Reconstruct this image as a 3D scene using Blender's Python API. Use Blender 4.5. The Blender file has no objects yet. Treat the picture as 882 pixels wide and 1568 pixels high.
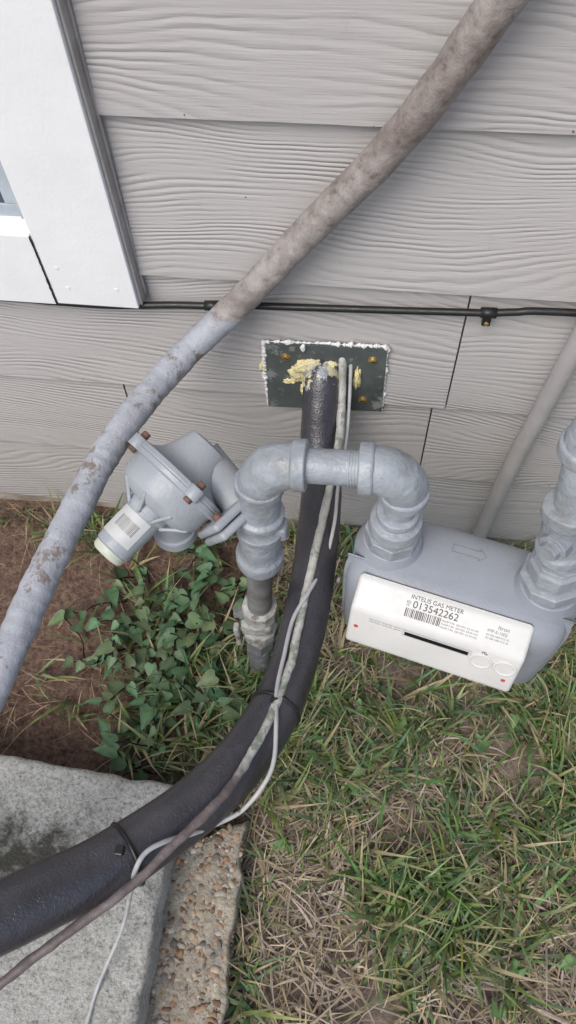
import bpy, bmesh, math, random
import numpy as np
from mathutils import Vector, Matrix, noise
random.seed(7); rng=np.random.default_rng(7)
S=bpy.context.scene
COL=S.collection
# ---------------------------------------------------------------- materials
def new_mat(name):
    m=bpy.data.materials.new(name); m.use_nodes=True
    nt=m.node_tree; b=nt.nodes['Principled BSDF']
    return m,nt,b
def N(nt,t,**kw):
    n=nt.nodes.new(t)
    for k,v in kw.items(): setattr(n,k,v)
    return n
def noise_n(nt,vec,scale,detail=4,rough=.55):
    n=N(nt,'ShaderNodeTexNoise'); n.inputs['Scale'].default_value=scale
    n.inputs['Detail'].default_value=detail; n.inputs['Roughness'].default_value=rough
    if vec: nt.links.new(vec,n.inputs['Vector'])
    return n.outputs['Fac']
def ramp(nt,fac,stops):
    r=N(nt,'ShaderNodeValToRGB'); e=r.color_ramp.elements
    while len(e)<len(stops): e.new(.5)
    for i,(p,c) in enumerate(stops):
        e[i].position=p; e[i].color=(*c,1) if len(c)==3 else c
    nt.links.new(fac,r.inputs['Fac']); return r.outputs['Color']
def mixc(nt,fac,a,b):
    m=N(nt,'ShaderNodeMix',data_type='RGBA')
    if isinstance(fac,(int,float)): m.inputs[0].default_value=fac
    else: nt.links.new(fac,m.inputs[0])
    for i,v in ((6,a),(7,b)):
        if isinstance(v,tuple): m.inputs[i].default_value=(*v,1)
        else: nt.links.new(v,m.inputs[i])
    return m.outputs[2]
def math_n(nt,op,a,b=None,c=None):
    m=N(nt,'ShaderNodeMath',operation=op)
    for i,v in enumerate((a,b,c)):
        if v is None: continue
        if isinstance(v,(int,float)): m.inputs[i].default_value=v
        else: nt.links.new(v,m.inputs[i])
    return m.outputs[0]
def bump(nt,b,h,dist,strength=1.0,prev=None):
    n=N(nt,'ShaderNodeBump'); n.inputs['Distance'].default_value=dist; n.inputs['Strength'].default_value=strength
    nt.links.new(h,n.inputs['Height'])
    if prev: nt.links.new(prev,n.inputs['Normal'])
    nt.links.new(n.outputs['Normal'],b.inputs['Normal']); return n.outputs['Normal']
def coord(nt):
    return N(nt,'ShaderNodeTexCoord').outputs['Object']
def simple(name,c1,c2=None,scale=30,rough=.5,bs=80,bd=.0005,metal=0,lo=.35,hi=.65,spots=None,spec=.5,bs2=None,bd2=0,grime=None):
    m,nt,b=new_mat(name); v=coord(nt)
    c2=c2 or tuple(x*.8 for x in c1)
    col=ramp(nt,noise_n(nt,v,scale,6,.6),[(lo,c2),(hi,c1)])
    if spots:
        sc,thr,sp=spots
        f=ramp(nt,noise_n(nt,v,sc,5,.7),[(thr,(0,0,0)),(min(thr+.05,1),(1,1,1))])
        col=mixc(nt,f,col,sp)
    if grime:
        sc,thr,sp,amt=grime
        f=ramp(nt,noise_n(nt,v,sc,8,.75),[(thr,(0,0,0)),(min(thr+.16,1),(amt,amt,amt))])
        col=mixc(nt,f,col,sp)
    nt.links.new(col,b.inputs['Base Color'])
    rr=ramp(nt,noise_n(nt,v,scale*1.7,4,.6),[(.35,(max(rough-.07,.03),)*3),(.65,(min(rough+.12,1),)*3)])
    nt.links.new(rr,b.inputs['Roughness']); b.inputs['Metallic'].default_value=metal
    b.inputs['Specular IOR Level'].default_value=spec
    n=bump(nt,b,noise_n(nt,v,bs,3),bd)
    if bs2: bump(nt,b,noise_n(nt,v,bs2,3),bd2,1,n)
    return m
M={}
def siding_mat():
    m,nt,b=new_mat('siding_paint'); v=coord(nt)
    sep=N(nt,'ShaderNodeSeparateXYZ'); nt.links.new(v,sep.inputs[0])
    x,y,z=sep.outputs; rnd=N(nt,'ShaderNodeObjectInfo').outputs['Random']
    def st(sx,sz,off):
        c=N(nt,'ShaderNodeCombineXYZ')
        nt.links.new(math_n(nt,'MULTIPLY',x,sx),c.inputs[0])
        nt.links.new(math_n(nt,'MULTIPLY',z,sz),c.inputs[1])
        nt.links.new(math_n(nt,'MULTIPLY_ADD',rnd,57.,off),c.inputs[2]); return c.outputs[0]
    n1=noise_n(nt,st(2.6,7,0),1.0,1.0,.4)
    n2=noise_n(nt,st(9,26,3),1.0,2,.5)
    ph=math_n(nt,'MULTIPLY',z,840.)
    ph=math_n(nt,'MULTIPLY_ADD',n1,125.,ph)
    ph=math_n(nt,'MULTIPLY_ADD',n2,10.,ph)
    s=math_n(nt,'SINE',ph)
    s=math_n(nt,'MULTIPLY_ADD',s,.5,.5)
    s=math_n(nt,'POWER',s,.6)
    amp=ramp(nt,noise_n(nt,st(6,46,9),1.0,3,.6),[(.38,(.04,)*3),(.62,(1,1,1))])
    h=math_n(nt,'MULTIPLY',math_n(nt,'SUBTRACT',s,.7),amp)
    fine=noise_n(nt,st(18,480,5),1.0,2,.6)
    h2=math_n(nt,'MULTIPLY_ADD',fine,.45,h)
    bump(nt,b,h2,.0011,.85)
    base=ramp(nt,noise_n(nt,st(2,3,1),1.0,5,.6),[(.3,(.445,.430,.422)),(.7,(.515,.500,.492))])
    dirt=ramp(nt,noise_n(nt,v,38,7,.75),[(.60,(0,0,0)),(.76,(.35,.35,.35))])
    c=mixc(nt,dirt,base,(.30,.27,.24))
    groove=math_n(nt,'MULTIPLY_ADD',h,.10,.99)
    mm=N(nt,'ShaderNodeVectorMath',operation='SCALE'); nt.links.new(c,mm.inputs[0]); nt.links.new(groove,mm.inputs['Scale'])
    low=N(nt,'ShaderNodeMapRange'); nt.links.new(z,low.inputs[0]); low.inputs[1].default_value=.0; low.inputs[2].default_value=.36; low.inputs[3].default_value=.85; low.inputs[4].default_value=0
    lf=math_n(nt,'MULTIPLY',low.outputs[0],noise_n(nt,v,14,6,.7))
    c=mixc(nt,lf,mm.outputs[0],(.28,.25,.22))
    nt.links.new(c,b.inputs['Base Color']); b.inputs['Roughness'].default_value=.45
    b.inputs['Specular IOR Level'].default_value=.45
    return m
M['siding']=siding_mat()
M['white']=simple('white_trim_paint',(.87,.89,.90),(.82,.84,.85),9,.5,45,.0005,spots=(16,.74,(.66,.64,.60)),bs2=260,bd2=.0002)
M['found']=simple('foundation_concrete',(.42,.38,.32),(.25,.21,.17),20,.9,90,.002)
M['glass']=simple('window_glass',(.10,.13,.17),(.08,.10,.14),3,.08,5,.0001,spec=.9)
M['vinyl']=simple('window_vinyl',(.50,.56,.62),(.40,.46,.52),20,.4)
M['greytrim']=simple('grey_caulked_edge',(.42,.40,.385),(.33,.31,.30),40,.6,60,.0008)
M['gas']=simple('grey_gas_paint',(.345,.380,.415),(.270,.300,.335),26,.36,140,.0012,spots=(60,.67,(.19,.20,.21)),bs2=45,bd2=.0028,grime=(19,.50,(.19,.185,.175),.55))
M['gas2']=simple('grey_cast_body',(.315,.345,.385),(.27,.295,.335),9,.42,380,.00035,spots=(30,.72,(.40,.41,.41)),grime=(14,.52,(.22,.22,.215),.45))
M['regm']=simple('regulator_grey',(.37,.40,.43),(.30,.325,.355),14,.38,300,.0004,spots=(60,.67,(.22,.22,.22)),grime=(25,.54,(.21,.21,.205),.4))
M['rust']=simple('rusty_bolt',(.20,.11,.08),(.10,.06,.045),120,.8,200,.001)
M['dark_pipe']=simple('worn_grey_pipe',(.20,.205,.21),(.12,.12,.12),35,.6,90,.001,spots=(30,.6,(.38,.38,.37)))
M['valve']=simple('old_valve_paint',(.46,.46,.44),(.28,.28,.26),40,.6,70,.003,spots=(30,.56,(.19,.17,.15)))
M['cover']=simple('offwhite_plastic',(.67,.67,.65),(.61,.61,.59),12,.42,300,.0001,spots=(90,.72,(.48,.46,.40)),grime=(22,.56,(.45,.43,.39),.35))
M['ink']=simple('label_ink',(.10,.10,.10),(.07,.07,.07),20,.6)
M['ink2']=simple('faded_label_ink',(.22,.22,.21),(.18,.18,.17),20,.6)
M['slot']=simple('dark_window',(.008,.009,.01),(.006,.006,.007),10,.15)
M['red']=simple('red_mark',(.55,.07,.06),(.5,.05,.04),10,.5)
M['capm']=simple('aged_plastic_cap',(.56,.60,.50),(.46,.50,.41),30,.5)
M['label']=simple('paper_label',(.58,.59,.59),(.51,.52,.51),60,.5)
M['cable']=simple('black_cable',(.012,.012,.013),(.02,.02,.02),40,.4)
M['tie']=simple('black_tie',(.01,.01,.01),(.015,.015,.015),40,.35)
M['brass']=simple('brass_screw',(.55,.40,.14),(.35,.24,.08),90,.4,200,.0005,metal=.7)
M['plate']=simple('painted_steel_plate',(.110,.126,.126),(.060,.070,.070),18,.35,60,.0008,spots=(22,.57,(.22,.24,.23)))
M['caulk']=simple('white_caulk',(.80,.81,.80),(.66,.67,.66),30,.5,70,.002)
M['foam']=simple('expanding_foam',(.74,.66,.33),(.66,.60,.38),35,.8,70,.004,spots=(40,.57,(.58,.60,.60)))
M['wire']=simple('white_wire',(.54,.55,.55),(.36,.36,.37),25,.5,90,.0006,spots=(35,.64,(.2,.17,.15)))
M['conduit']=simple('grey_conduit',(.46,.445,.44),(.38,.365,.36),12,.36,100,.0006,spots=(30,.68,(.30,.28,.26)))
def hose_mat():
    m,nt,b=new_mat('painted_hose'); v=coord(nt)
    sep=N(nt,'ShaderNodeSeparateXYZ'); nt.links.new(v,sep.inputs[0])
    z=sep.outputs[2]
    up=ramp(nt,noise_n(nt,v,75,8,.75),[(.32,(.15,.125,.115)),(.46,(.29,.265,.25)),(.70,(.40,.375,.36))])
    big=ramp(nt,noise_n(nt,v,9,4,.6),[(.40,(.66,.61,.58)),(.58,(1.12,1.12,1.12))])
    mm=N(nt,'ShaderNodeMix',data_type='RGBA',blend_type='MULTIPLY'); mm.inputs[0].default_value=1
    nt.links.new(up,mm.inputs[6]); nt.links.new(big,mm.inputs[7]); up=mm.outputs[2]
    lo=ramp(nt,noise_n(nt,v,30,6,.6),[(.3,(.33,.35,.39)),(.65,(.43,.45,.50))])
    sp=ramp(nt,noise_n(nt,v,42,8,.75),[(.55,(0,0,0)),(.61,(1,1,1))])
    lo=mixc(nt,sp,lo,(.22,.19,.17))
    zz=math_n(nt,'MULTIPLY_ADD',noise_n(nt,v,60,3),.03,z)
    f=ramp(nt,math_n(nt,'MULTIPLY',math_n(nt,'SUBTRACT',zz,.596),140.),[(0,(0,0,0)),(1,(1,1,1))])
    nt.links.new(mixc(nt,f,lo,up),b.inputs['Base Color'])
    b.inputs['Roughness'].default_value=.42
    bump(nt,b,noise_n(nt,v,110,6,.7),.0020)
    return m
M['hose']=hose_mat()
def black_mat():
    m,nt,b=new_mat('black_foam_insulation'); v=coord(nt)
    sep=N(nt,'ShaderNodeSeparateXYZ'); nt.links.new(v,sep.inputs[0])
    c=ramp(nt,noise_n(nt,v,18,5,.6),[(.3,(.026,.026,.032)),(.7,(.052,.050,.062))])
    sc=ramp(nt,noise_n(nt,v,60,6,.7),[(.69,(0,0,0)),(.75,(.45,.45,.45))])
    c=mixc(nt,sc,c,(.13,.125,.13))
    y=sep.outputs[1]
    g=N(nt,'ShaderNodeMapRange'); nt.links.new(y,g.inputs[0]); g.inputs[1].default_value=-.070; g.inputs[2].default_value=-.015; g.inputs[3].default_value=-.25; g.inputs[4].default_value=.22
    f=math_n(nt,'ADD',g.outputs[0],noise_n(nt,v,55,4,.6))
    fm=ramp(nt,f,[(.60,(0,0,0)),(.64,(1,1,1))])
    fc=ramp(nt,noise_n(nt,v,60,3),[(.49,(.60,.57,.38)),(.56,(.27,.30,.34))])
    c=mixc(nt,fm,c,fc)
    nt.links.new(c,b.inputs['Base Color'])
    r=ramp(nt,noise_n(nt,v,26,4),[(.3,(.26,.26,.26)),(.7,(.40,.40,.40))]); nt.links.new(r,b.inputs['Roughness'])
    b.inputs['Specular IOR Level'].default_value=.85
    n=bump(nt,b,noise_n(nt,v,420,2),.0008)
    bump(nt,b,noise_n(nt,v,35,3),.002,1,n)
    return m
M['black']=black_mat()
def small_line_mat():
    m,nt,b=new_mat('weathered_tubing'); v=coord(nt)
    sep=N(nt,'ShaderNodeSeparateXYZ'); nt.links.new(v,sep.inputs[0])
    a=ramp(nt,noise_n(nt,v,40,6,.7),[(.35,(.28,.27,.24)),(.5,(.48,.48,.45)),(.7,(.56,.57,.55))])
    br=ramp(nt,noise_n(nt,v,40,6,.7),[(.35,(.10,.08,.08)),(.65,(.20,.17,.165))])
    f=N(nt,'ShaderNodeMapRange'); nt.links.new(sep.outputs[1],f.inputs[0]); f.inputs[1].default_value=-.54; f.inputs[2].default_value=-.50
    pat=ramp(nt,noise_n(nt,v,45,6,.7),[(.52,(0,0,0)),(.57,(1,1,1))])
    a=mixc(nt,pat,a,(.24,.28,.22))
    nt.links.new(mixc(nt,f.outputs[0],br,a),b.inputs['Base Color'])
    b.inputs['Roughness'].default_value=.5; bump(nt,b,noise_n(nt,v,120,5),.0015)
    return m
M['sline']=small_line_mat()
def pad_mat():
    m,nt,b=new_mat('light_rough_concrete'); v=coord(nt)
    c=ramp(nt,noise_n(nt,v,190,7,.8),[(.35,(.17,.165,.14)),(.45,(.50,.50,.47)),(.58,(.70,.70,.67))])
    c2=ramp(nt,noise_n(nt,v,9,5,.65),[(.3,(.60,.60,.55)),(.7,(1,1,1))])
    mm=N(nt,'ShaderNodeMix',data_type='RGBA',blend_type='MULTIPLY'); mm.inputs[0].default_value=.6
    nt.links.new(c,mm.inputs[6]); nt.links.new(c2,mm.inputs[7]); c=mm.outputs[2]
    sep=N(nt,'ShaderNodeSeparateXYZ'); nt.links.new(v,sep.inputs[0])
    x,y=sep.outputs[0],sep.outputs[1]
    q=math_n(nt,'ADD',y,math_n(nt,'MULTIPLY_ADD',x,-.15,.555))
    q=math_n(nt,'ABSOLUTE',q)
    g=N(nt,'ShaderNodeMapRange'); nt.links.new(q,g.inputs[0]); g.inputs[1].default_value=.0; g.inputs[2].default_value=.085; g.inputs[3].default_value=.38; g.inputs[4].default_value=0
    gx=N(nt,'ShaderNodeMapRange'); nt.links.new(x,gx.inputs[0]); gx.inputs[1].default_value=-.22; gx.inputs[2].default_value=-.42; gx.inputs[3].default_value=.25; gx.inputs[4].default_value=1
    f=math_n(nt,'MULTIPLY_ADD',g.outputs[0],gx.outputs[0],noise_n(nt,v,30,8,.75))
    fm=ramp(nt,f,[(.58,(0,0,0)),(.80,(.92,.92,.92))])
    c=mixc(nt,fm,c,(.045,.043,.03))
    nt.links.new(c,b.inputs['Base Color']); b.inputs['Roughness'].default_value=.9
    n=bump(nt,b,noise_n(nt,v,190,6,.75),.005); bump(nt,b,noise_n(nt,v,40,4),.004,1,n)
    return m
M['pad']=pad_mat()
M['mortar']=simple('aggregate_mortar',(.42,.38,.31),(.25,.22,.175),60,.9,170,.004,spots=(14,.54,(.27,.265,.23)))
def attr_mat(name,rough=.55,bs=200,bd=.0005,trans=0,vary=60):
    m,nt,b=new_mat(name); v=coord(nt)
    a=N(nt,'ShaderNodeAttribute',attribute_name='Col')
    k=ramp(nt,noise_n(nt,v,vary,4,.6),[(.3,(.72,)*3),(.7,(1.15,)*3)])
    mm=N(nt,'ShaderNodeMix',data_type='RGBA',blend_type='MULTIPLY'); mm.inputs[0].default_value=1
    nt.links.new(a.outputs['Color'],mm.inputs[6]); nt.links.new(k,mm.inputs[7])
    nt.links.new(mm.outputs[2],b.inputs['Base Color']); b.inputs['Roughness'].default_value=rough
    b.inputs['Specular IOR Level'].default_value=.35
    bump(nt,b,noise_n(nt,v,bs,2),bd)
    if trans:
        t=N(nt,'ShaderNodeBsdfTranslucent'); nt.links.new(mm.outputs[2],t.inputs['Color'])
        ms=N(nt,'ShaderNodeMixShader'); ms.inputs[0].default_value=trans
        nt.links.new(b.outputs[0],ms.inputs[1]); nt.links.new(t.outputs[0],ms.inputs[2])
        nt.links.new(ms.outputs[0],nt.nodes['Material Output'].inputs['Surface'])
    return m
M['blade']=attr_mat('grass_blades',.45,300,.0003,.25)
M['leaf']=attr_mat('vine_leaves',.42,120,.001,.2)
M['pebble']=attr_mat('pebbles',.7,200,.0008)
def ground_mat():
    m,nt,b=new_mat('soil'); v=coord(nt)
    sep=N(nt,'ShaderNodeSeparateXYZ'); nt.links.new(v,sep.inputs[0])
    red=ramp(nt,noise_n(nt,v,90,9,.8),[(.34,(.060,.034,.024)),(.5,(.21,.13,.095)),(.66,(.37,.26,.20))])
    tan=ramp(nt,noise_n(nt,v,55,8,.72),[(.3,(.13,.10,.075)),(.5,(.29,.225,.18)),(.7,(.43,.355,.295))])
    f=N(nt,'ShaderNodeMapRange'); nt.links.new(math_n(nt,'MULTIPLY_ADD',noise_n(nt,v,9,3),.2,sep.outputs[0]),f.inputs[0])
    f.inputs[1].default_value=-.06; f.inputs[2].default_value=.04
    c=mixc(nt,f.outputs[0],red,tan)
    nt.links.new(c,b.inputs['Base Color']); b.inputs['Roughness'].default_value=.95
    n=bump(nt,b,noise_n(nt,v,90,8,.75),.012); bump(nt,b,noise_n(nt,v,22,4),.02,.7,n)
    return m
M['soil']=ground_mat()
# ---------------------------------------------------------------- mesh helpers
def link(name,me,mat=None,parent=None,smooth=False):
    o=bpy.data.objects.new(name,me); COL.objects.link(o)
    if mat is not None: me.materials.append(M[mat])
    if parent: o.parent=parent
    if smooth: me.polygons.foreach_set('use_smooth',[True]*len(me.polygons))
    return o
def empty(name,loc=(0,0,0)):
    o=bpy.data.objects.new(name,None); COL.objects.link(o); o.location=loc; o.empty_display_size=.05
    return o
def raw(name,vs,fs,mat,parent=None,smooth=False):
    me=bpy.data.meshes.new(name); me.from_pydata([tuple(v) for v in vs],[],fs); me.update()
    return link(name,me,mat,parent,smooth)
def box(name,a,b,mat,parent=None,bev=0,seg=2,rot=None,smooth=False):
    bm=bmesh.new(); bmesh.ops.create_cube(bm,size=1)
    c=[(a[i]+b[i])/2 for i in range(3)]; s=[abs(b[i]-a[i]) for i in range(3)]
    for v in bm.verts: v.co=Vector((v.co[i]*s[i] for i in range(3)))
    if bev: bmesh.ops.bevel(bm,geom=bm.edges[:],offset=bev,segments=seg,affect='EDGES',profile=.5)
    me=bpy.data.meshes.new(name)
    if rot is not None: bm.transform(rot.to_4x4())
    bm.transform(Matrix.Translation(c))
    bm.to_mesh(me); bm.free()
    return link(name,me,mat,parent,smooth or (bev>0 and seg>2))
def catmull(P,k=8):
    P=[Vector(p) for p in P]; Q=[2*P[0]-P[1]]+P+[2*P[-1]-P[-2]]; out=[]
    for i in range(1,len(Q)-2):
        a,b,c,d=Q[i-1:i+3]
        for j in range(k):
            t=j/k
            out.append(.5*((2*b)+(c-a)*t+(2*a-5*b+4*c-d)*t*t+(3*b-a-3*c+d)*t**3))
    out.append(Q[-2].copy()); return out
def tube(name,P,R,mat,parent=None,seg=20,k=8,jit=0,jscale=20,straight=False,smooth=True,ripple=None):
    n=len(P); R=R if isinstance(R,(list,tuple)) else [R]*n
    pts=[Vector(p) for p in P] if straight else catmull(P,k)
    rr=list(R) if straight else [ (R[min(i//k,n-1)]*(1-(i%k)/k)+R[min(i//k+1,n-1)]*((i%k)/k)) for i in range(len(pts))]
    T=[]
    for i in range(len(pts)):
        a=pts[max(i-1,0)]; b=pts[min(i+1,len(pts)-1)]; d=(b-a)
        T.append(d.normalized() if d.length>1e-9 else (T[-1] if T else Vector((0,0,1))))
    u=T[0].orthogonal().normalized(); vs=[];fs=[]
    for i,p in enumerate(pts):
        u=(u-T[i]*u.dot(T[i])).normalized(); w=T[i].cross(u)
        rp=ripple(i) if ripple else 0
        for j in range(seg):
            a=2*math.pi*j/seg; dirv=u*math.cos(a)+w*math.sin(a); r=rr[i]+rp
            if jit:
                q=p+dirv*r; r+=jit*noise.noise(q*jscale)
            vs.append(p+dirv*r)
    for i in range(len(pts)-1):
        for j in range(seg):
            a=i*seg+j;b=i*seg+(j+1)%seg
            fs.append((a,b,b+seg,a+seg))
    fs.append(tuple(range(seg))[::-1]); fs.append(tuple(range((len(pts)-1)*seg,len(pts)*seg)))
    return raw(name,vs,fs,mat,parent,smooth)
def lathe(name,prof,o,ax,mat,parent=None,seg=28,smooth=True,jit=0):
    """prof: list of (distance along axis, radius)"""
    o=Vector(o); ax=Vector(ax).normalized()
    u=ax.orthogonal().normalized(); w=ax.cross(u); vs=[];fs=[]
    pr=list(prof)
    for t,r in pr:
        for j in range(seg):
            a=2*math.pi*j/seg; d=u*math.cos(a)+w*math.sin(a); q=o+ax*t+d*r
            if jit: q+=d*jit*noise.noise(q*60)
            vs.append(q)
    for i in range(len(pr)-1):
        for j in range(seg):
            a=i*seg+j;b=i*seg+(j+1)%seg; fs.append((a,b,b+seg,a+seg))
    fs.append(tuple(range(seg))[::-1]); fs.append(tuple(range((len(pr)-1)*seg,len(pr)*seg)))
    ob=raw(name,vs,fs,mat,parent,False)
    bv=ob.modifiers.new('b','BEVEL'); bv.width=.0012; bv.segments=2; bv.limit_method='ANGLE'; bv.angle_limit=math.radians(25)
    if smooth:
        me=ob.data; me.polygons.foreach_set('use_smooth',[True]*len(me.polygons))
        try: me.set_sharp_from_angle(angle=math.radians(38))
        except Exception: pass
    return ob
def ring(name,c,ax,R,r,mat,parent=None):
    ax=Vector(ax).normalized(); u=ax.orthogonal().normalized(); w=ax.cross(u); c=Vector(c)
    pts=[c+(u*math.cos(a)+w*math.sin(a))*R for a in [2*math.pi*i/28 for i in range(29)]]
    return tube(name,pts,r,mat,parent,8,1,straight=True)
def elbow(name,c,dA,dB,r,R,mat,parent=None,band=.0035,bl=.012):
    c=Vector(c); dA=Vector(dA).normalized(); dB=Vector(dB).normalized()
    A=c+dA*R; B=c+dB*R; pts=[]
    for i in range(17):
        a=math.pi/2*i/16
        pts.append(c+dA*R*(1-math.sin(a))+dB*R*(1-math.cos(a)))
    e=tube(name,pts,[r*1.02+.0014*math.sin(math.pi*i/16) for i in range(17)],mat,parent,32,1,straight=True,jit=.0016,jscale=75)
    lathe(name+'_band_a',[(-bl*.2,r*1.02),(0,r+band),(bl,r+band),(bl+.0012,r*.8)],A-dA*0.004,dA,mat,parent,28,jit=.0008)
    lathe(name+'_band_b',[(-bl*.2,r*1.02),(0,r+band),(bl,r+band),(bl+.0012,r*.8)],B-dB*0.004,dB,mat,parent,28,jit=.0008)
    return e
def mm_pts(s): return [tuple(float(c)/1000 for c in t.split(',')) for t in s.split()]
# ---------------------------------------------------------------- camera
cd=bpy.data.cameras.new('camera'); cam=bpy.data.objects.new('camera',cd); COL.objects.link(cam)
r=Vector((.9918,.1231,-.0342)).normalized(); bk=Vector((.0906,-.4892,.8674)).normalized()
up=bk.cross(r).normalized(); r=up.cross(bk).normalized()
mt=Matrix((r,up,bk)).transposed().to_4x4(); mt.translation=(0,-.66,1.22); cam.matrix_world=mt
cd.sensor_fit='VERTICAL'; cd.sensor_height=36; cd.lens=36*1141/1568; cd.clip_start=.02; cd.clip_end=500
S.camera=cam
# ---------------------------------------------------------------- house
H=empty('siding_house')
courses=[.037,.217,.391,.600,.797,.999]+[.999+.204*i for i in range(1,9)]
joints={0:[-.9,.75],1:[-.353,.0925,1.3],2:[-1.1,.109,1.4],3:[-1.7,.9],4:[-.9,1.2],5:[.5]}
def board(i,x0,x1,z0,z1):
    z1=z1+.022; t=.0075
    yb=-.007; yt=.0045
    nx=max(2,int((x1-x0)/.02)); vs=[];fs=[]
    prof=[(yb,z0),(yt,z1),(yt+t,z1),(yb+t+.0015,z0)]
    for a in range(nx+1):
        x=x0+(x1-x0)*a/nx
        w=.0009*noise.noise(Vector((x*3,i*7.1,0))); w2=.0007*noise.noise(Vector((x*40,i*7.1,4)))
        for (y,z) in prof: vs.append((x,y+w,z+(w+w2 if z<z1-.01 else 0)))
    for a in range(nx):
        for j in range(4):
            p=a*4+j;q=a*4+(j+1)%4; fs.append((p,q,q+4,p+4))
    fs.append((0,1,2,3)); fs.append((nx*4+3,nx*4+2,nx*4+1,nx*4))
    raw('siding_board_%d'%i,vs,fs,'siding',H)
k=0
for i in range(len(courses)-1):
    js=[-2.6]+joints.get(i,[random.uniform(-2,2)])+[2.8]
    for a in range(len(js)-1):
        k+=1; board(k,js[a]+.0012,js[a+1]-.0012,courses[i],courses[i+1])
box('wall_sheathing',(-2.6,.016,-.1),(2.8,.12,2.75),'greytrim',H)
for i in range(30):
    x=random.uniform(-.45,.45); c=random.choice(courses[1:6]); z=c+random.choice((.0015,.004,.004,.03,.11))
    y=-.007+.0115*(z-c)/.2
    s=random.uniform(.0007,.0017)
    lathe('siding_speck',[(-.001,s),(.0006,s*.9),(.0010,s*.5)],(x,y,z),(0,-1,0),random.choice(('greytrim','rust','dark_pipe')),H,7)
vs=[];fs=[];nx=200
for a in range(nx+1):
    x=-2.6+5.4*a/nx
    for z in (-.12,-.02,.0,.02,.045):
        vs.append((x,.004+.006*noise.noise(Vector((x*8,z*30,2))),z))
for a in range(nx):
    for j in range(4):
        p=a*5+j; fs.append((p,p+5,p+6,p+1))
raw('foundation',vs,fs,'found',H)
yf=-.026; zb=.563; zt=.664; cx=-.386
box('casing_right',(cx,yf,zb),(-.284,.003,2.3),'white',H,.0012)
box('casing_side_caulk',(-.2838,yf+.006,zb+.0005),(-.2805,.004,2.3),'greytrim',H,.001)
tube('casing_caulk_line',[(-.2795,-.005+.0012*noise.noise(Vector((0,0,z*9))),z) for z in [zb+.03*i for i in range(58)]],.0022,'greytrim',H,6,2)
box('casing_bottom',(-1.25,yf,zb-.002),(cx-.0025,.003,zt),'white',H,.0012)
box('casing_left',(-1.372,yf,zb),(-1.2525,.003,2.3),'white',H,.0012)
box('frame_bottom',(-1.25,-.014,zt+.0002),(cx-.0025,-.003,zt+.012),'white',H,.001)
box('frame_side',(cx-.010,-.014,zt+.0122),(cx-.0025,-.003,2.3),'vinyl',H,.001)
box('frame_left',(-1.25,-.014,zt+.0122),(-1.23,-.003,2.3),'vinyl',H,.001)
box('sash_bottom',(-1.229,-.010,zt+.0125),(cx-.0105,-.005,zt+.028),'vinyl',H,.001)
box('sash_side',(cx-.024,-.010,zt+.0285),(cx-.0105,-.005,2.3),'vinyl',H,.001)
box('window_pane',(-1.229,-.0085,zt+.0285),(cx-.0245,-.007,2.3),'glass',H)
cr=[(cx-.0013+.0010*noise.noise(Vector((i*.9,2,0))),yf-.0006,zb+(zt-zb)*i/24) for i in range(25)]
tube('joint_crack',cr,[.0009+.0009*abs(noise.noise(Vector((i*.7,5,1)))) for i in range(25)],'slot',H,8,2)
for (x,z) in ((-.365,.59),(-.305,.592),(-.37,.62)):
    lathe('nail_head',[(0,.0028),(.0004,.003),(.0006,.002)],(x,yf,z),(0,-1,0),'white',H,12)
box('soffit',(-2.6,-.40,2.60),(2.8,.10,2.64),'white',H)
box('roof_slope',(-2.7,-.45,2.645),(2.9,1.5,2.75),'greytrim',H)
# ---------------------------------------------------------------- black cable with clips
C=empty('black_cable')
tube('cable_run',[(-2.5,-.013,.50),(-1.3,-.014,.540),(-.8,-.013,.548),(-.474,-.012,.552),(-.40,-.014,.553),(-.33,-.016,.555),(-.275,-.014,.558),(-.24,-.0125,.560),(-.195,-.013,.563),(-.165,-.0125,.5665),(-.10,-.0125,.569),(.02,-.012,.574),(.09,-.0125,.578),(.131,-.013,.5805),(.16,-.0125,.584),(.227,-.012,.5885),(.6,-.012,.590),(1.2,-.012,.60),(2.6,-.012,.61)],.0044,'cable',C,10,6)
for x,z in ((-.196,.563),(.131,.5805)):
    tube('clip_strap',[(x-.009,-.0125,z-.0005),(x+.009,-.0125,z+.0003)],.0062,'cable',C,12,2)
    box('clip_leg',(x-.005,-.015,z-.020),(x+.005,-.006,z-.003),'cable',C,.0015,3)
    lathe('clip_nail',[(0,.0026),(.002,.0030),(.003,.002)],(x,-.015,z-.014),(0,-1,0),'brass',C,14)
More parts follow.
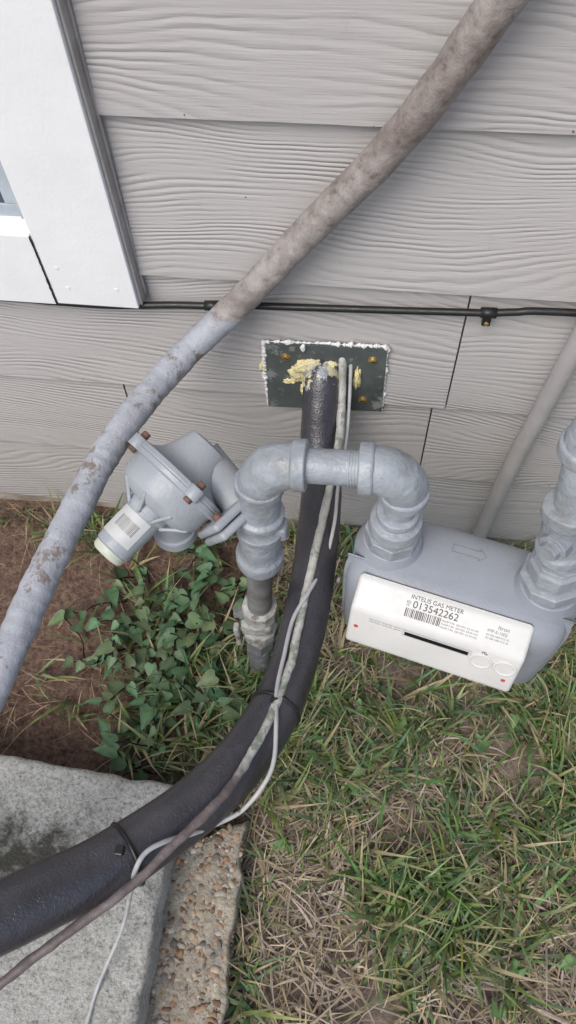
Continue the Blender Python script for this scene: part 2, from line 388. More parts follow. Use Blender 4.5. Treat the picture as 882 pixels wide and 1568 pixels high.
# ---------------------------------------------------------------- wall plate
Pl=empty('metal_wall_plate')
def plate():
    o=[(-.135,.500),(.020,.506),(.0225,.378),(-.138,.370)]
    vs=[(x,-.0105,z) for x,z in o]+[(x,-.0085,z) for x,z in o]
    raw('plate_sheet',vs,[(0,3,2,1),(4,5,6,7),(0,1,5,4),(1,2,6,5),(2,3,7,6),(3,0,4,7)],'plate',Pl)
    def bead(a,b,w,seed,n=60):
        pts=[];rs=[]
        for i in range(n):
            t=i/(n-1); q=Vector((a[0]+(b[0]-a[0])*t,-.0075,a[1]+(b[1]-a[1])*t))
            j=noise.noise(Vector((t*13,seed,0)))+.5*noise.noise(Vector((t*41,seed,2)))
            q.x+=.0022*j; q.z+=.0022*noise.noise(Vector((t*13,seed+5,0)))
            pts.append(q); rs.append(max(.0004,w*(.8+1.5*j)))
        tube('caulk_bead',pts,rs,'caulk',Pl,8,1,straight=True)
    bead((-.136,.501),(-.05,.5055),.0018,1); bead((-.05,.5045),(.021,.507),.0030,2)
    bead((-.1375,.502),(-.1405,.43),.0036,3); bead((-.1395,.43),(-.139,.369),.0022,4)
    bead((.0215,.506),(.0235,.378),.0014,5); bead((-.138,.3695),(-.09,.372),.0008,6)
    for x,z,s in ((-.109,.478,.0048),(.004,.4835,.0048),(-.005,.402,.005)):
        lathe('screw_head',[(0,s*1.35),(.0008,s*1.35),(.001,s*.95),(.003,s*.85),(.0036,s*.4)],(x,-.0105,z),(0,-1,0),'brass',Pl,18)
        box('screw_slot',(x-s*.6,-.0146,z-.0006),(x+s*.6,-.0138,z+.0006),'slot',Pl)
    def blob(c,s,seed,mat='foam'):
        bm=bmesh.new(); bmesh.ops.create_icosphere(bm,subdivisions=4,radius=1)
        for v in bm.verts:
            d=v.co.normalized(); q=1+.5*noise.noise(d*2.2+Vector((seed,0,0)))+.22*noise.noise(d*6+Vector((seed,3,0)))
            v.co=Vector((d.x*s[0]*q,d.y*s[1]*q,d.z*s[2]*q))+Vector(c)
        me=bpy.data.meshes.new('foam_blob'); bm.to_mesh(me); bm.free(); link('foam_blob',me,mat,Pl,True)
    blob((-.094,-.0105,.446),(.011,.003,.016),1); blob((-.087,-.012,.461),(.011,.005,.011),2)
    blob((-.074,-.013,.472),(.012,.005,.006),3); blob((-.106,-.0105,.430),(.008,.0028,.005),4)
    blob((-.048,-.012,.472),(.007,.004,.004),5); blob((-.014,-.011,.447),(.0045,.006,.020),6)
    blob((-.141,-.008,.452),(.005,.003,.008),7)
    blob((-.086,-.013,.500),(.003,.003,.006),11,'caulk'); blob((-.105,-.010,.505),(.006,.0025,.003),12,'caulk')
    blob((-.085,-.018,.424),(.005,.004,.011),13)
plate()
# ---------------------------------------------------------------- insulated line
B=empty('insulated_refrigerant_line')
bp=[(-.066,.03,.452)]+mm_pts("-62,-12,452 -60,-40,424 -58,-85,381 -48,-147,362 -47,-265,362 -55,-366,362 -74,-455,387 -116,-535,413 -184,-608,437 -250,-659,470 -318,-700,497 -420,-745,500 -520,-770,470 -600,-780,400 -660,-785,330")
br=[.022,.0235,.0245,.026,.0275,.0275,.0275,.0285,.029,.030,.030,.030,.030,.030,.030,.030]
tube('black_insulation',bp,br,'black',B,36,14,jit=.0016,jscale=24)
tube('branch_stub',[(-.335,-.700,.49),(-.332,-.733,.462),(-.335,-.755,.42),(-.35,-.76,.33)],[.024,.024,.023,.023],'black',B,24,8,jit=.001)
bev=mm_pts("-35,12,482 -35,-5,482 -33,-28,438 -31,-89,407 -38,-164,393 -46,-249,391 -53,-319,389 -58,-386,393 -69,-453,416 -85,-508,439 -101,-546,452 -121,-576,460 -142,-602,465 -174,-643,474 -230,-694,478 -265,-728,478 -303,-762,472 -400,-800,465 -560,-830,440")
bR=[.0055,.0055,.0058,.0056,.0054,.0054,.0052,.005,.0046,.0044,.0044,.0044,.0044,.0044,.0044,.0044,.005,.005,.005]
tube('liquid_line',bev,bR,'sline',B,14,8,jit=.0014,jscale=90)
wp=mm_pts("-26,10,474 -24,-8,472 -22,-40,420 -22,-90,398 -26,-150,396 -26,-199,388 -33,-253,380 -47,-299,392 -62,-338,396 -67,-387,400 -69,-429,411 -64,-468,422 -61,-506,426 -68,-530,422 -88,-557,412 -113,-575,420 -130,-588,444 -148,-599,468 -163,-611,476 -171,-627,470 -186,-646,405 -232,-680,210 -266,-745,128 -272,-799,127 -290,-900,127 -330,-1050,127")
tube('control_wire',wp,.0024,'wire',B,10,8)
def tie_at(idx,R,kk=14):
    pts=catmull(bp,kk); p=pts[idx]; t=(pts[idx+1]-pts[idx-1]).normalized()
    ring('zip_tie',p,t,R,.0022,'tie',B)
    q=p+Vector((.0,.0,R+.002)); box('tie_head',q-Vector((.004,.004,.003)),q+Vector((.004,.004,.003)),'tie',B,.001)
tie_at(14*6+12,.0290); tie_at(14*9+1,.0308)
# ---------------------------------------------------------------- diagonal painted hose
Hs=empty('painted_flexible_conduit')
hp=[(.55,-.032,1.75),(.30,-.033,1.33),(.17,-.034,1.10)]+[(.084,-.035,.940),(.064,-.035,.901),(.031,-.035,.843),(-.008,-.035,.783),(-.069,-.035,.707),(-.128,-.036,.630),(-.168,-.038,.580),(-.216,-.063,.540),(-.258,-.134,.530),(-.289,-.218,.525),(-.306,-.294,.520),(-.322,-.376,.515),(-.335,-.458,.510),(-.356,-.542,.500),(-.40,-.66,.48),(-.46,-.78,.42),(-.52,-.85,.33)]
hr=[.018]*3+[.0172,.0168,.0166,.0166,.0166,.0166,.0168,.0168,.0168,.0170,.0170,.0172,.0176,.0183,.019,.019,.019]
KK=40
def rip(i):
    t=i/KK
    if 9<t<18:
        q=(i%7)/7.0; a=(.5+.5*noise.noise(Vector((t*1.7,3,1))))
        return .0009*a*math.exp(-((q-.5)/.22)**2)
    return 0
tube('conduit_sleeve',hp,hr,'hose',Hs,32,KK,jit=.0014,jscale=45,ripple=rip)
pts=catmull(hp,KK)
t=(pts[KK*9-3]-pts[KK*9-9]).normalized()
lathe('tape_edge',[(-.010,.0168),(-.008,.0178),(.012,.0180),(.014,.0168)],pts[KK*9],t,'hose',Hs,28,jit=.001)
# ---------------------------------------------------------------- right conduit
Cn=empty('grey_conduit_pipe')
tube('conduit_riser',[(.203,-.032,-.05),(.207,-.031,.0),(.213,-.030,.077),(.219,-.030,.30),(.227,-.030,.42),(.236,-.030,.554),(.26,-.030,.90),(.29,-.03,1.5)],.0122,'conduit',Cn,20,8)
box('strap',(.215,-.044,1.02),(.315,-.008,1.04),'dark_pipe',Cn,.002)
# ---------------------------------------------------------------- gas riser, valve, piping
G=empty('gas_riser_pipe')
r0=Vector((-.139,-.275,0)); r1=Vector((-.095,-.274,.625)); rd=(r1-r0)
def RZ(z): return r0+rd*(z/.625)
rdn=rd.normalized()
lathe('lower_pipe',[(-.06,.0167),(.13,.0167)],r0,rdn,'dark_pipe',G,24)
lathe('lower_hex',[(0,.0175),(.001,.023),(.038,.023),(.039,.018)],RZ(.115),rdn,'dark_pipe',G,6,False)
lathe('nipple',[(0,.0167),(.18,.0167)],RZ(.26),rdn,'dark_pipe',G,24,jit=.0006)
V=empty('gas_shutoff_valve')
lathe('valve_body',[(0,.018),(.002,.025),(.03,.026),(.035,.020),(.045,.022),(.065,.023),(.075,.020),(.078,.025),(.105,.025),(.107,.018)],RZ(.165),rdn,'valve',V,10,False,jit=.002)
box('valve_core_block',RZ(.215)-Vector((.024,.020,.018)),RZ(.215)+Vector((.020,.020,.018)),'valve',V,.006,3)
lathe('valve_side_nut',[(0,.011),(.012,.011),(.0125,.008),(.020,.008)],RZ(.25)+Vector((-.016,-.004,0)),(-1,-.25,.1),'dark_pipe',V,6,False)
box('valve_lever',RZ(.175)+Vector((-.034,-.018,-.03)),RZ(.175)+Vector((-.026,-.004,.035)),'valve',V,.003,3)
lathe('union_low',[(0,.017),(.001,.0245),(.008,.026),(.012,.0285),(.030,.0285),(.036,.025),(.05,.0245),(.085,.0245),(.088,.0275),(.100,.0275),(.102,.02)],RZ(.405),rdn,'gas',G,28,jit=.0010)
lathe('union_mid',[(0,.02),(.001,.0265),(.012,.027),(.016,.022),(.032,.0215),(.06,.0215)],RZ(.520),rdn,'gas',G,28,jit=.0010)
box('union_lug',RZ(.50)+Vector((.018,-.012,-.012)),RZ(.50)+Vector((.031,.008,.012)),'gas',G,.004,3)
elbow('elbow_over_riser',(-.0965,-.273,.624),-rdn,(1,0,.05),.0220,.038,'gas',G)
lathe('cross_pipe',[(0,.0172),(.10,.0172)],(-.066,-.273,.6256),(1,0,.05),'gas',G,28,jit=.0005)
for i in range(3): ring('thread_%d'%i,(-.010+.0028*i,-.273,.6282),(1,0,.05),.0170,.0010,'gas',G)
elbow('elbow_over_meter',(.0455,-.272,.631),(-1,0,-.05),(-.02,.03,-1),.0220,.038,'gas',G)
dn=Vector((-.02,.04,-1)).normalized()
lathe('drop_nipple',[(0,.0172),(.10,.0172)],(.045,-.271,.60),dn,'gas',G,24)
lathe('meter_union',[(0,.018),(.001,.0225),(.008,.023),(.012,.0205),(.016,.0205),(.018,.0275),(.034,.029),(.037,.026)],(.043,-.270,.554),dn,'gas',G,28,jit=.0008)
lathe('meter_hex_nut',[(0,.025),(.001,.031),(.020,.032),(.021,.027)],(.042,-.267,.510),dn,'gas',G,8,False)
Go=empty('gas_outlet_pipe')
op=[(.212,-.302,.482),(.205,-.298,.56),(.197,-.290,.62),(.192,-.282,.665),(.188,-.272,.71)]
tube('outlet_nipple',op,.0180,'gas',Go,24,8,jit=.0008,jscale=60)
od=(Vector(op[1])-Vector(op[0])).normalized()
lathe('outlet_hex_nut',[(0,.027),(.001,.033),(.020,.034),(.021,.028)],(.212,-.302,.484),od,'gas',Go,8,False)
lathe('outlet_union',[(0,.024),(.001,.028),(.022,.029),(.026,.025),(.030,.024)],(.2095,-.301,.510),od,'gas',Go,8,False,jit=.0015)
lathe('outlet_tee',[(0,.018),(.002,.0245),(.014,.025),(.018,.0225),(.060,.0225),(.064,.0250),(.078,.0250),(.080,.02)],(.2055,-.299,.548),(-.15,.12,1),'gas',Go,28,jit=.0015)
lathe('tee_plug',[(0,.0150),(.022,.0150),(.0225,.010),(.030,.010)],(.199,-.300,.588),(-.62,-.78,0),'gas',Go,8,False)
elbow('outlet_elbow',(.190,-.268,.728),(.05,-.1,-1),(1,.1,0),.0225,.038,'gas',Go)
tube('outlet_run',[(.20,-.267,.728),(.42,-.245,.728)],.0172,'gas',Go,24,2)
elbow('outlet_elbow_wall',(.45,-.242,.728),(-1,-.1,0),(-.1,1,0),.0225,.038,'gas',Go)
tube('outlet_into_wall',[(.448,-.21,.728),(.43,.02,.728)],.0172,'gas',Go,24,2)
# ---------------------------------------------------------------- regulator
Rg=empty('gas_pressure_regulator')
ax=Vector((-.60,-.76,-.25)).normalized(); D=Vector((-.199,-.257,.540))-ax*.008
lathe('diaphragm_housing',[(-.052,.020),(-.050,.026),(-.040,.029),(-.026,.033),(-.016,.038),(-.010,.045),(-.0075,.051),(-.0065,.0590),(-.0008,.0600),(0,.0588),(.0008,.0600),(.0065,.0590),(.0075,.0535),(.012,.0525),(.024,.0515),(.032,.0485),(.037,.043),(.040,.036),(.042,.030),(.0425,.0258)],D,ax,'regm',Rg,64)
lathe('spring_barrel',[(0,.0255),(.008,.025),(.010,.0225),(.058,.0215),(.060,.0205)],D+ax*.041,ax,'regm',Rg,32)
lathe('barrel_cap',[(0,.0195),(.007,.019),(.010,.016)],D+ax*.101,ax,'capm',Rg,28)
u=ax.cross(Vector((0,0,1))).normalized(); w=u.cross(ax).normalized()
for i in range(4):
    a=math.radians(50+90*i); q=D+(u*math.cos(a)+w*math.sin(a))*.0600
    lathe('bolt_ear',[(-.007,.0090),(.007,.0090)],q,ax,'regm',Rg,14)
    lathe('bolt_head',[(0,.0050),(.005,.0050)],q+ax*.007,ax,'rust',Rg,6,False)
    lathe('bolt_tail',[(0,.0048),(.007,.0048)],q-ax*.014,ax,'rust',Rg,6,False)
for i in range(8):
    a=2*math.pi*i/8+.2; d=u*math.cos(a)+w*math.sin(a)
    tube('bonnet_rib',[D+ax*.033+d*.0470,D+ax*.041+d*.036,D+ax*.052+d*.023],.0022,'regm',Rg,8,3)
vv=D+ax*.028
lathe('vent_stub',[(0,.024),(.054,.023),(.056,.0255),(.070,.0255),(.076,.021)],vv+Vector((.006,.004,-.008)),(-.02,-.05,-1),'regm',Rg,28)
vs=[];fs=[];n=9
lu=Vector((0,0,1)); lu=(lu-ax*lu.dot(ax)).normalized(); lw=ax.cross(lu)
for i in range(n):
    a=math.radians(-65+110*i/(n-1)); d=lu*math.cos(a)+lw*math.sin(a)
    for t in (.055,.090): vs.append(D+ax*t+d*.0229)
fs=[(2*i,2*i+1,2*i+3,2*i+2) for i in range(n-1)]
raw('barrel_label',vs,fs,'label',Rg,True)
for kx in range(18):
    a=math.radians(-45+3.6*kx); vs2=[]
    for da in (0,random.choice((.8,1.3,1.9))):
        d=lu*math.cos(a+math.radians(da))+lw*math.sin(a+math.radians(da))
        vs2+= [D+ax*.064+d*.0232,D+ax*.078+d*.0232]
    raw('label_bar',vs2,[(0,1,3,2)],'ink2',Rg)
lathe('neck',[(0,.025),(.02,.024),(.05,.023),(.088,.0235)],D-ax*.034,(RZ(.50)-(D-ax*.034)),'regm',Rg,28)
fl=D-ax*.034; fd=(RZ(.50)-fl).normalized(); rotm=fd.to_track_quat('X','Z').to_matrix()
fc=Vector((-.143,-.283,.522))
box('flange_plate',fc-Vector((.005,.023,.037)),fc+Vector((.005,.023,.037)),'regm',Rg,.004,3,rotm)
box('flange_plate',fc+fd*.0115-Vector((.005,.023,.035)),fc+fd*.0115+Vector((.005,.023,.035)),'regm',Rg,.004,3,rotm)
for sz in (-1,1):
    q=fc+rotm@Vector((0,-.006*sz-.004,.028*sz)); lathe('flange_bolt',[(-.011,.0055),(.0,.0055)],q,fd,'rust',Rg,6,False)
# ---------------------------------------------------------------- gas meter
Mt=empty('gas_meter',(.127,-.284,0)); Mt.rotation_euler=(0,0,math.radians(-13))
def meter_shell(name,x0,x1,y0,y1,z0,z1,mat,crown=.006):
    """rounded-rectangle plan, domed top, soft shoulders"""
    cx,cy=(x0+x1)/2,(y0+y1)/2; hx,hy=(x1-x0)/2,(y1-y0)/2; n=72
    def outline(ins):
        pts=[]; ax_,ay_=hx-ins,hy-ins
        for i in range(n):
            a=2*math.pi*i/n; ca,sa=math.cos(a),math.sin(a); e=.42
            pts.append((cx+ax_*math.copysign(abs(ca)**e,ca),cy+ay_*math.copysign(abs(sa)**e,sa)))
        return pts
    levels=[(z0,.012),(z0+.004,.004),(z0+.012,0),(z1-.040,0),(z1-.022,.0015),(z1-.012,.005),(z1-.005,.011),(z1-.001,.019),(z1+crown*.6,.032 if hy>.04 else .6*hy)]
    vs=[];fs=[]
    for z,ins in levels:
        for (px,py) in outline(min(ins,hy*.9)): vs.append((px,py,z))
    for i in range(len(levels)-1):
        for j in range(n):
            a=i*n+j;b=i*n+(j+1)%n; fs.append((a,b,b+n,a+n))
    fs.append(tuple(range(n))[::-1]); fs.append(tuple(range((len(levels)-1)*n,len(levels)*n)))
    return raw(name,vs,fs,mat,Mt,True)
meter_shell('meter_body',-.128,.122,-.064,.052,.31,.470,'gas2')
meter_shell('meter_seam_rim',-.1315,.1255,-.0335,-.0255,.305,.4725,'gas2',0)
for sx in (-.087,.087):
    lathe('port_boss',[(0,.041),(.010,.040),(.018,.036),(.032,.032)],(sx,0,.455),(0,0,1),'gas2',Mt,32)
def strip(a,b,wd,z,mat,nm):
    a=Vector((*a,z));b=Vector((*b,z)); d=(b-a).normalized().cross(Vector((0,0,1)))*wd
    raw(nm,[a-d,a+d,b+d,b-d],[(0,1,2,3)],mat,Mt)
for a,b in (((-.02,.010),(.010,.010)),((.010,.010),(.010,.007)),((.010,.007),(.018,.0145)),((.018,.0145),(.010,.022)),((.010,.022),(.010,.019)),((.010,.019),(-.02,.019)),((-.02,.019),(-.02,.010))):
    strip(a,b,.00025,.4742,'dark_pipe','flow_arrow')
prof=[(-.043,.470),(-.050,.4715),(-.082,.452),(-.098,.392),(-.088,.372),(-.058,.37)]
x0,x1=-.108,.084
bm=bmesh.new(); rows=[]
for x in (x0,x1):
    rows.append([bm.verts.new((x,y,z)) for y,z in prof])
n=len(prof)
for j in range(n): bm.faces.new((rows[0][j],rows[0][(j+1)%n],rows[1][(j+1)%n],rows[1][j]))
bm.faces.new(rows[0][::-1]); bm.faces.new(rows[1])
bmesh.ops.recalc_face_normals(bm,faces=bm.faces[:])
bmesh.ops.bevel(bm,geom=bm.edges[:],offset=.005,segments=4,affect='EDGES',profile=.5)
me=bpy.data.meshes.new('register_cover'); bm.to_mesh(me); bm.free(); link('register_cover',me,'cover',Mt,True)
def frame(p0,p1):
    p0=Vector((0,*p0));p1=Vector((0,*p1)); dwn=(p1-p0).normalized(); nx=Vector((1,0,0)); nn=nx.cross(-dwn).normalized()
    return p0,dwn,nn
topf=frame((-.050,.4715),(-.082,.452)); frf=frame((-.082,.452),(-.098,.392))
def on(fr,x,t,h=0): return fr[0]+Vector((x,0,0))+fr[1]*t+fr[2]*h
def patch(nm,fr,x0,x1,t0,t1,mat,h=.0004):
    raw(nm,[on(fr,x0,t0,h),on(fr,x0,t1,h),on(fr,x1,t1,h),on(fr,x1,t0,h)],[(0,1,2,3)],mat,Mt)
def text(s,fr,x,t,size,mat='ink',h=.0005):
    cu=bpy.data.curves.new('label_text','FONT'); cu.body=s; cu.size=size; cu.materials.append(M[mat])
    o=bpy.data.objects.new('label_text',cu); COL.objects.link(o); o.parent=Mt
    p=on(fr,x,t,h); X=Vector((1,0,0)); Y=-fr[1]; Z=fr[2]
    m=Matrix((X,Y,Z)).transposed().to_4x4(); m.translation=p; o.matrix_local=m
text('INTELIS GAS METER',topf,-.048,.0078,.0066)
text('013542262',topf,-.044,.0172,.0112)
text('EQ',topf,-.051,.0135,.0035); text('10',topf,-.051,.0170,.0035)
xx=-.050
while xx<-.012:
    wd=random.choice((.0006,.0009,.0012)); patch('barcode_bar',topf,xx,xx+wd,.0190,.0285,'ink'); xx+=wd+random.choice((.0006,.0009,.0013))
for i in range(3): text('MAOP 5 PSI  250 CFH  0.5 IN WC',topf,-.010,.0220+.0036*i,.0028,'ink2')
text('Itron',topf,.048,.012,.0062,'ink2'); text('IMP-5-1002',topf,.038,.0172,.0046,'ink2')
for i in range(2): text('SN 500-1000 FCC ID',topf,.038,.0212+.0036*i,.0028,'ink2')
for i in range(6):
    for j in range(6):
        if random.random()<.6: patch('qr_cell',frf,.040+.0010*i,.0410+.0010*i,.003+.0010*j,.0040+.0010*j,'ink2')
for i in range(2): text('Natural gas  Model 250  QMAX 7.1',frf,-.085,.010+.004*i,.0028,'ink2')
patch('display_bezel',frf,-.047,.030,.0085,.0195,'label',.0008)
patch('display_window',frf,-.044,.027,.0110,.0170,'slot',.0012)
for x in (.042,.068):
    p=on(frf,x,.020,-.001); lathe('cover_button',[(0,.0130),(.0022,.0130),(.003,.0112),(.0031,.0102),(.0022,.0096)],p,frf[2],'cover',Mt,30)
for x,t in ((-.098,.030),(.072,.042)):
    lathe('red_logo',[(0,.0026),(.0004,.0026)],on(frf,x,t,.0001),frf[2],'red',Mt,20)
lathe('seal_bead',[(0,.004),(.004,.004)],(-.131,-.045,.43),(-1,0,0),'dark_pipe',Mt,14)
# ---------------------------------------------------------------- ground
def gz(x,y):
    return .012*noise.noise(Vector((x*4,y*4,0)))+.005*noise.noise(Vector((x*14,y*14,3)))
xs=np.concatenate([[-60,-30,-12,-6],np.linspace(-3,3,301),[6,12,30,60]]); ys=np.concatenate([[-60,-30,-12,-6],np.linspace(-3,.3,180),[6,12,30,60]])
vs=[];fs=[]
for y in ys:
    for x in xs: vs.append((x,y,gz(x,y)+.004*noise.noise(Vector((x*45,y*45,1))) if abs(x)<3.1 and y>-3.1 and y<.4 else -.01))
nx=len(xs)
for j in range(len(ys)-1):
    for i in range(nx-1):
        a=j*nx+i; fs.append((a,a+1,a+1+nx,a+nx))
raw('ground',vs,fs,'soil',None,True)
# ---------------------------------------------------------------- concrete pads
def slabm(name,quad,ztop,zbot,mat,jit,nsub=70,ragged=0,seed=0):
    bm=bmesh.new(); q=[Vector((*p,0)) for p in quad]; g=[]
    for j in range(nsub+1):
        row=[]
        for i in range(nsub+1):
            u=i/nsub;v=j/nsub
            p=(q[0]*(1-u)+q[1]*u)*(1-v)+(q[3]*(1-u)+q[2]*u)*v
            e=min(u,1-u,v,1-v)*nsub
            p.z=ztop+jit*noise.noise(Vector((p.x*45,p.y*45,seed)))+jit*.7*noise.noise(Vector((p.x*120,p.y*120,seed)))-(.005 if e<1 else 0)
            if ragged and e<2:
                p.x+=ragged*noise.noise(Vector((p.x*30,p.y*30,seed+4))); p.y+=ragged*noise.noise(Vector((p.x*30,p.y*30,seed+9)))
            row.append(bm.verts.new(p))
        g.append(row)
    for j in range(nsub):
        for i in range(nsub): bm.faces.new((g[j][i],g[j][i+1],g[j+1][i+1],g[j+1][i]))
    loop=[g[0][i] for i in range(nsub)]+[g[j][nsub] for j in range(nsub)]+[g[nsub][i] for i in range(nsub,0,-1)]+[g[j][0] for j in range(nsub,0,-1)]
    prev=loop
    for lv in range(1,7):
        z=ztop+(zbot-ztop)*lv/6
        cur=[bm.verts.new((v.co.x+ragged*.5*noise.noise(Vector((v.co.x*40,v.co.y*40,z*40))),v.co.y+ragged*.5*noise.noise(Vector((v.co.x*40,v.co.y*40,z*40+7))),z)) for v in loop]
        for i in range(len(loop)):
            k2=(i+1)%len(loop); bm.faces.new((prev[i],cur[i],cur[k2],prev[k2]))
        prev=cur
    bmesh.ops.recalc_face_normals(bm,faces=bm.faces[:])
    me=bpy.data.meshes.new(name); bm.to_mesh(me); bm.free(); return link(name,me,mat,None,True)
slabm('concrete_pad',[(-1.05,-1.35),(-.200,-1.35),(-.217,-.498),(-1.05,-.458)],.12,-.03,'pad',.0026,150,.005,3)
Ag=empty('exposed_aggregate_block')
ab=slabm('block_core',[(-.235,-1.15),(-.104,-1.15),(-.120,-.523),(-.232,-.585)],.052,-.04,'mortar',.004,60,.008,8); ab.parent=Ag
PV=[];PF=[];PC=[]
bm=bmesh.new(); bmesh.ops.create_icosphere(bm,subdivisions=2,radius=1)
ico=np.array([v.co[:] for v in bm.verts]); icf=np.array([[v.index for v in f.verts] for f in bm.faces]); bm.free()
pal=np.array([(.34,.25,.17),(.24,.15,.10),(.42,.36,.28),(.20,.13,.09),(.50,.46,.40),(.31,.28,.24),(.36,.22,.13),(.19,.175,.165),(.40,.34,.25)])
def add_peb(p,s,flat=.55):
    d=ico*(1+.18*rng.standard_normal((1,3)))
    ph=rng.uniform(0,6,3); d=d*(1+.14*np.sin(ico@rng.uniform(-3,3,(3,1))+ph[0]))
    d=d*np.array([s,s*rng.uniform(.6,.95),s*flat]); a=rng.uniform(0,6.28)
    R=np.array([[math.cos(a),-math.sin(a),0],[math.sin(a),math.cos(a),0],[0,0,1]])
    PV.append(d@R.T+np.array(p)); PF.append(icf+len(ico)*len(PF)); c=pal[rng.integers(len(pal))]*rng.uniform(.75,1.2)
    PC.append(np.repeat(c[None],len(ico),0))
for i in range(2600):
    y=rng.uniform(-1.14,-.53); v=(y+1.15)/.627
    xl=-.21; xr=-.104-.016*v-.004
    x=rng.uniform(xl,xr)
    if y>-.585+(x+.232)*.55: continue
    if rng.random()>np.clip(1.2-(-.62-y)*2.6,.3,1): continue
    add_peb((x,y,rng.uniform(.0495,.0515)),rng.uniform(.0015,.0044) if rng.random()<.88 else rng.uniform(.0045,.0068))
for i in range(500):
    y=rng.uniform(-1.14,-.53); xr=-.104-.016*(y+1.15)/.627
    add_peb((xr-.0015,y,rng.uniform(.0,.05)),rng.uniform(.0015,.004),.8)
def np_mesh(name,V,F,Cc,mat,parent=None,smooth=True):
    V=np.asarray(V,dtype=np.float32);F=np.asarray(F,dtype=np.int32)
    me=bpy.data.meshes.new(name); me.vertices.add(len(V)); me.vertices.foreach_set('co',V.ravel())
    k=F.shape[1]; me.loops.add(F.size); me.loops.foreach_set('vertex_index',F.ravel())
    me.polygons.add(len(F)); me.polygons.foreach_set('loop_start',np.arange(0,F.size,k,dtype=np.int32))
    me.update(calc_edges=True); me.validate()
    at=me.color_attributes.new('Col','FLOAT_COLOR','POINT')
    at.data.foreach_set('color',np.concatenate([Cc,np.ones((len(Cc),1))],1).astype(np.float32).ravel())
    return link(name,me,mat,parent,smooth)
np_mesh('pebbles',np.concatenate(PV),np.concatenate(PF),np.concatenate(PC),'pebble',Ag)
# ---------------------------------------------------------------- vegetation
def vnoise(x,y,scale,seed):
    g=np.random.default_rng(seed).random((256,256)); X=x*scale+500;Y=y*scale+500
    i=np.floor(X).astype(int);j=np.floor(Y).astype(int);fx=X-i;fy=Y-j
    fx=fx*fx*(3-2*fx);fy=fy*fy*(3-2*fy); G=lambda a,b:g[a%256,b%256]
    return (G(i,j)*(1-fx)+G(i+1,j)*fx)*(1-fy)+(G(i,j+1)*(1-fx)+G(i+1,j+1)*fx)*fy
def in_block(x,y,m=0):
    pad=(x<-.205+m)&(y<-.488+m)
    ag=(x<-.106+m)&(x>-.24)&(y<-.52+(x+.12)*.5+m)
    return pad|ag
def gzv(x,y): return .010*(vnoise(x,y,4,91)-.5)
def blades(bx,by,az,L,W,th0,th1,col,z0,nseg=4,curl=None,tipc=None):
    n=len(bx); cx=bx.copy();cy=by.copy();cz=z0.copy()
    tw=az+np.pi/2+rng.uniform(-.5,.5,n)
    wx=np.cos(tw);wy=np.sin(tw); V=[];Cc=[]
    azc=az.copy()
    for s in range(nseg+1):
        t=s/nseg; w=W*(1-t**1.8)*(.75+.5*t*(1-t)*2)+W*.04
        V.append(np.stack([cx-wx*w/2,cy-wy*w/2,cz],1)); V.append(np.stack([cx+wx*w/2,cy+wy*w/2,cz+w*.12],1))
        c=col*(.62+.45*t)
        if tipc is not None: c=c*(1-t*t)+tipc*(t*t)
        Cc.append(c);Cc.append(c)
        th=th0+(th1-th0)*(s+.5)/nseg; st=L/nseg
        if curl is not None: azc=azc+curl/nseg
        cx=cx+np.cos(azc)*np.sin(th)*st; cy=cy+np.sin(azc)*np.sin(th)*st; cz=cz+np.cos(th)*st
        cz=np.maximum(cz,.003); cy=np.minimum(cy,-.014)
    V=np.stack(V,1).reshape(-1,3); Cc=np.stack(Cc,1).reshape(-1,3); k=2*(nseg+1)
    base=np.arange(n)[:,None,None]*k; q=np.array([[2*s,2*s+1,2*s+3,2*s+2] for s in range(nseg)])[None]
    return V,(base+q).reshape(-1,4),Cc
parts=[]
def addp(p):
    off=sum(len(a[0]) for a in parts); parts.append((p[0],p[1]+off,p[2]))
def region_green(x,y):
    g=vnoise(x,y,8,1)*.6+vnoise(x,y,21,2)*.4
    right=np.clip((x+.14)/.05,0,1)
    d=np.clip((g-.47)*6,0,1)*right
    lush=np.exp(-(((x-.02)/.15)**2+((y+.36)/.13)**2)); lush2=np.exp(-((y+.03)/.07)**2)*right
    lush3=np.exp(-(((x+.13)/.07)**2+((y+.30)/.10)**2))
    d=np.clip(d+.75*lush+.8*lush2+.7*lush3,0,1)
    left=(1-right); d=np.maximum(d,left*np.exp(-((y+.045)/.03)**2)*np.where(x>-.62,.35,.3))
    d=np.maximum(d,left*.65*np.exp(-(((x+.22)/.10)**2+((y+.38)/.12)**2)))
    d=np.maximum(d,left*.25*np.exp(-(((x+.32)/.12)**2+((y+.2)/.12)**2)))
    return d
def scatter(n,x0,x1,y0,y1):
    return rng.uniform(x0,x1,n),rng.uniform(y0,y1,n)
def okp(x,y): return (y<-.016)&(~in_block(x,y,.004))
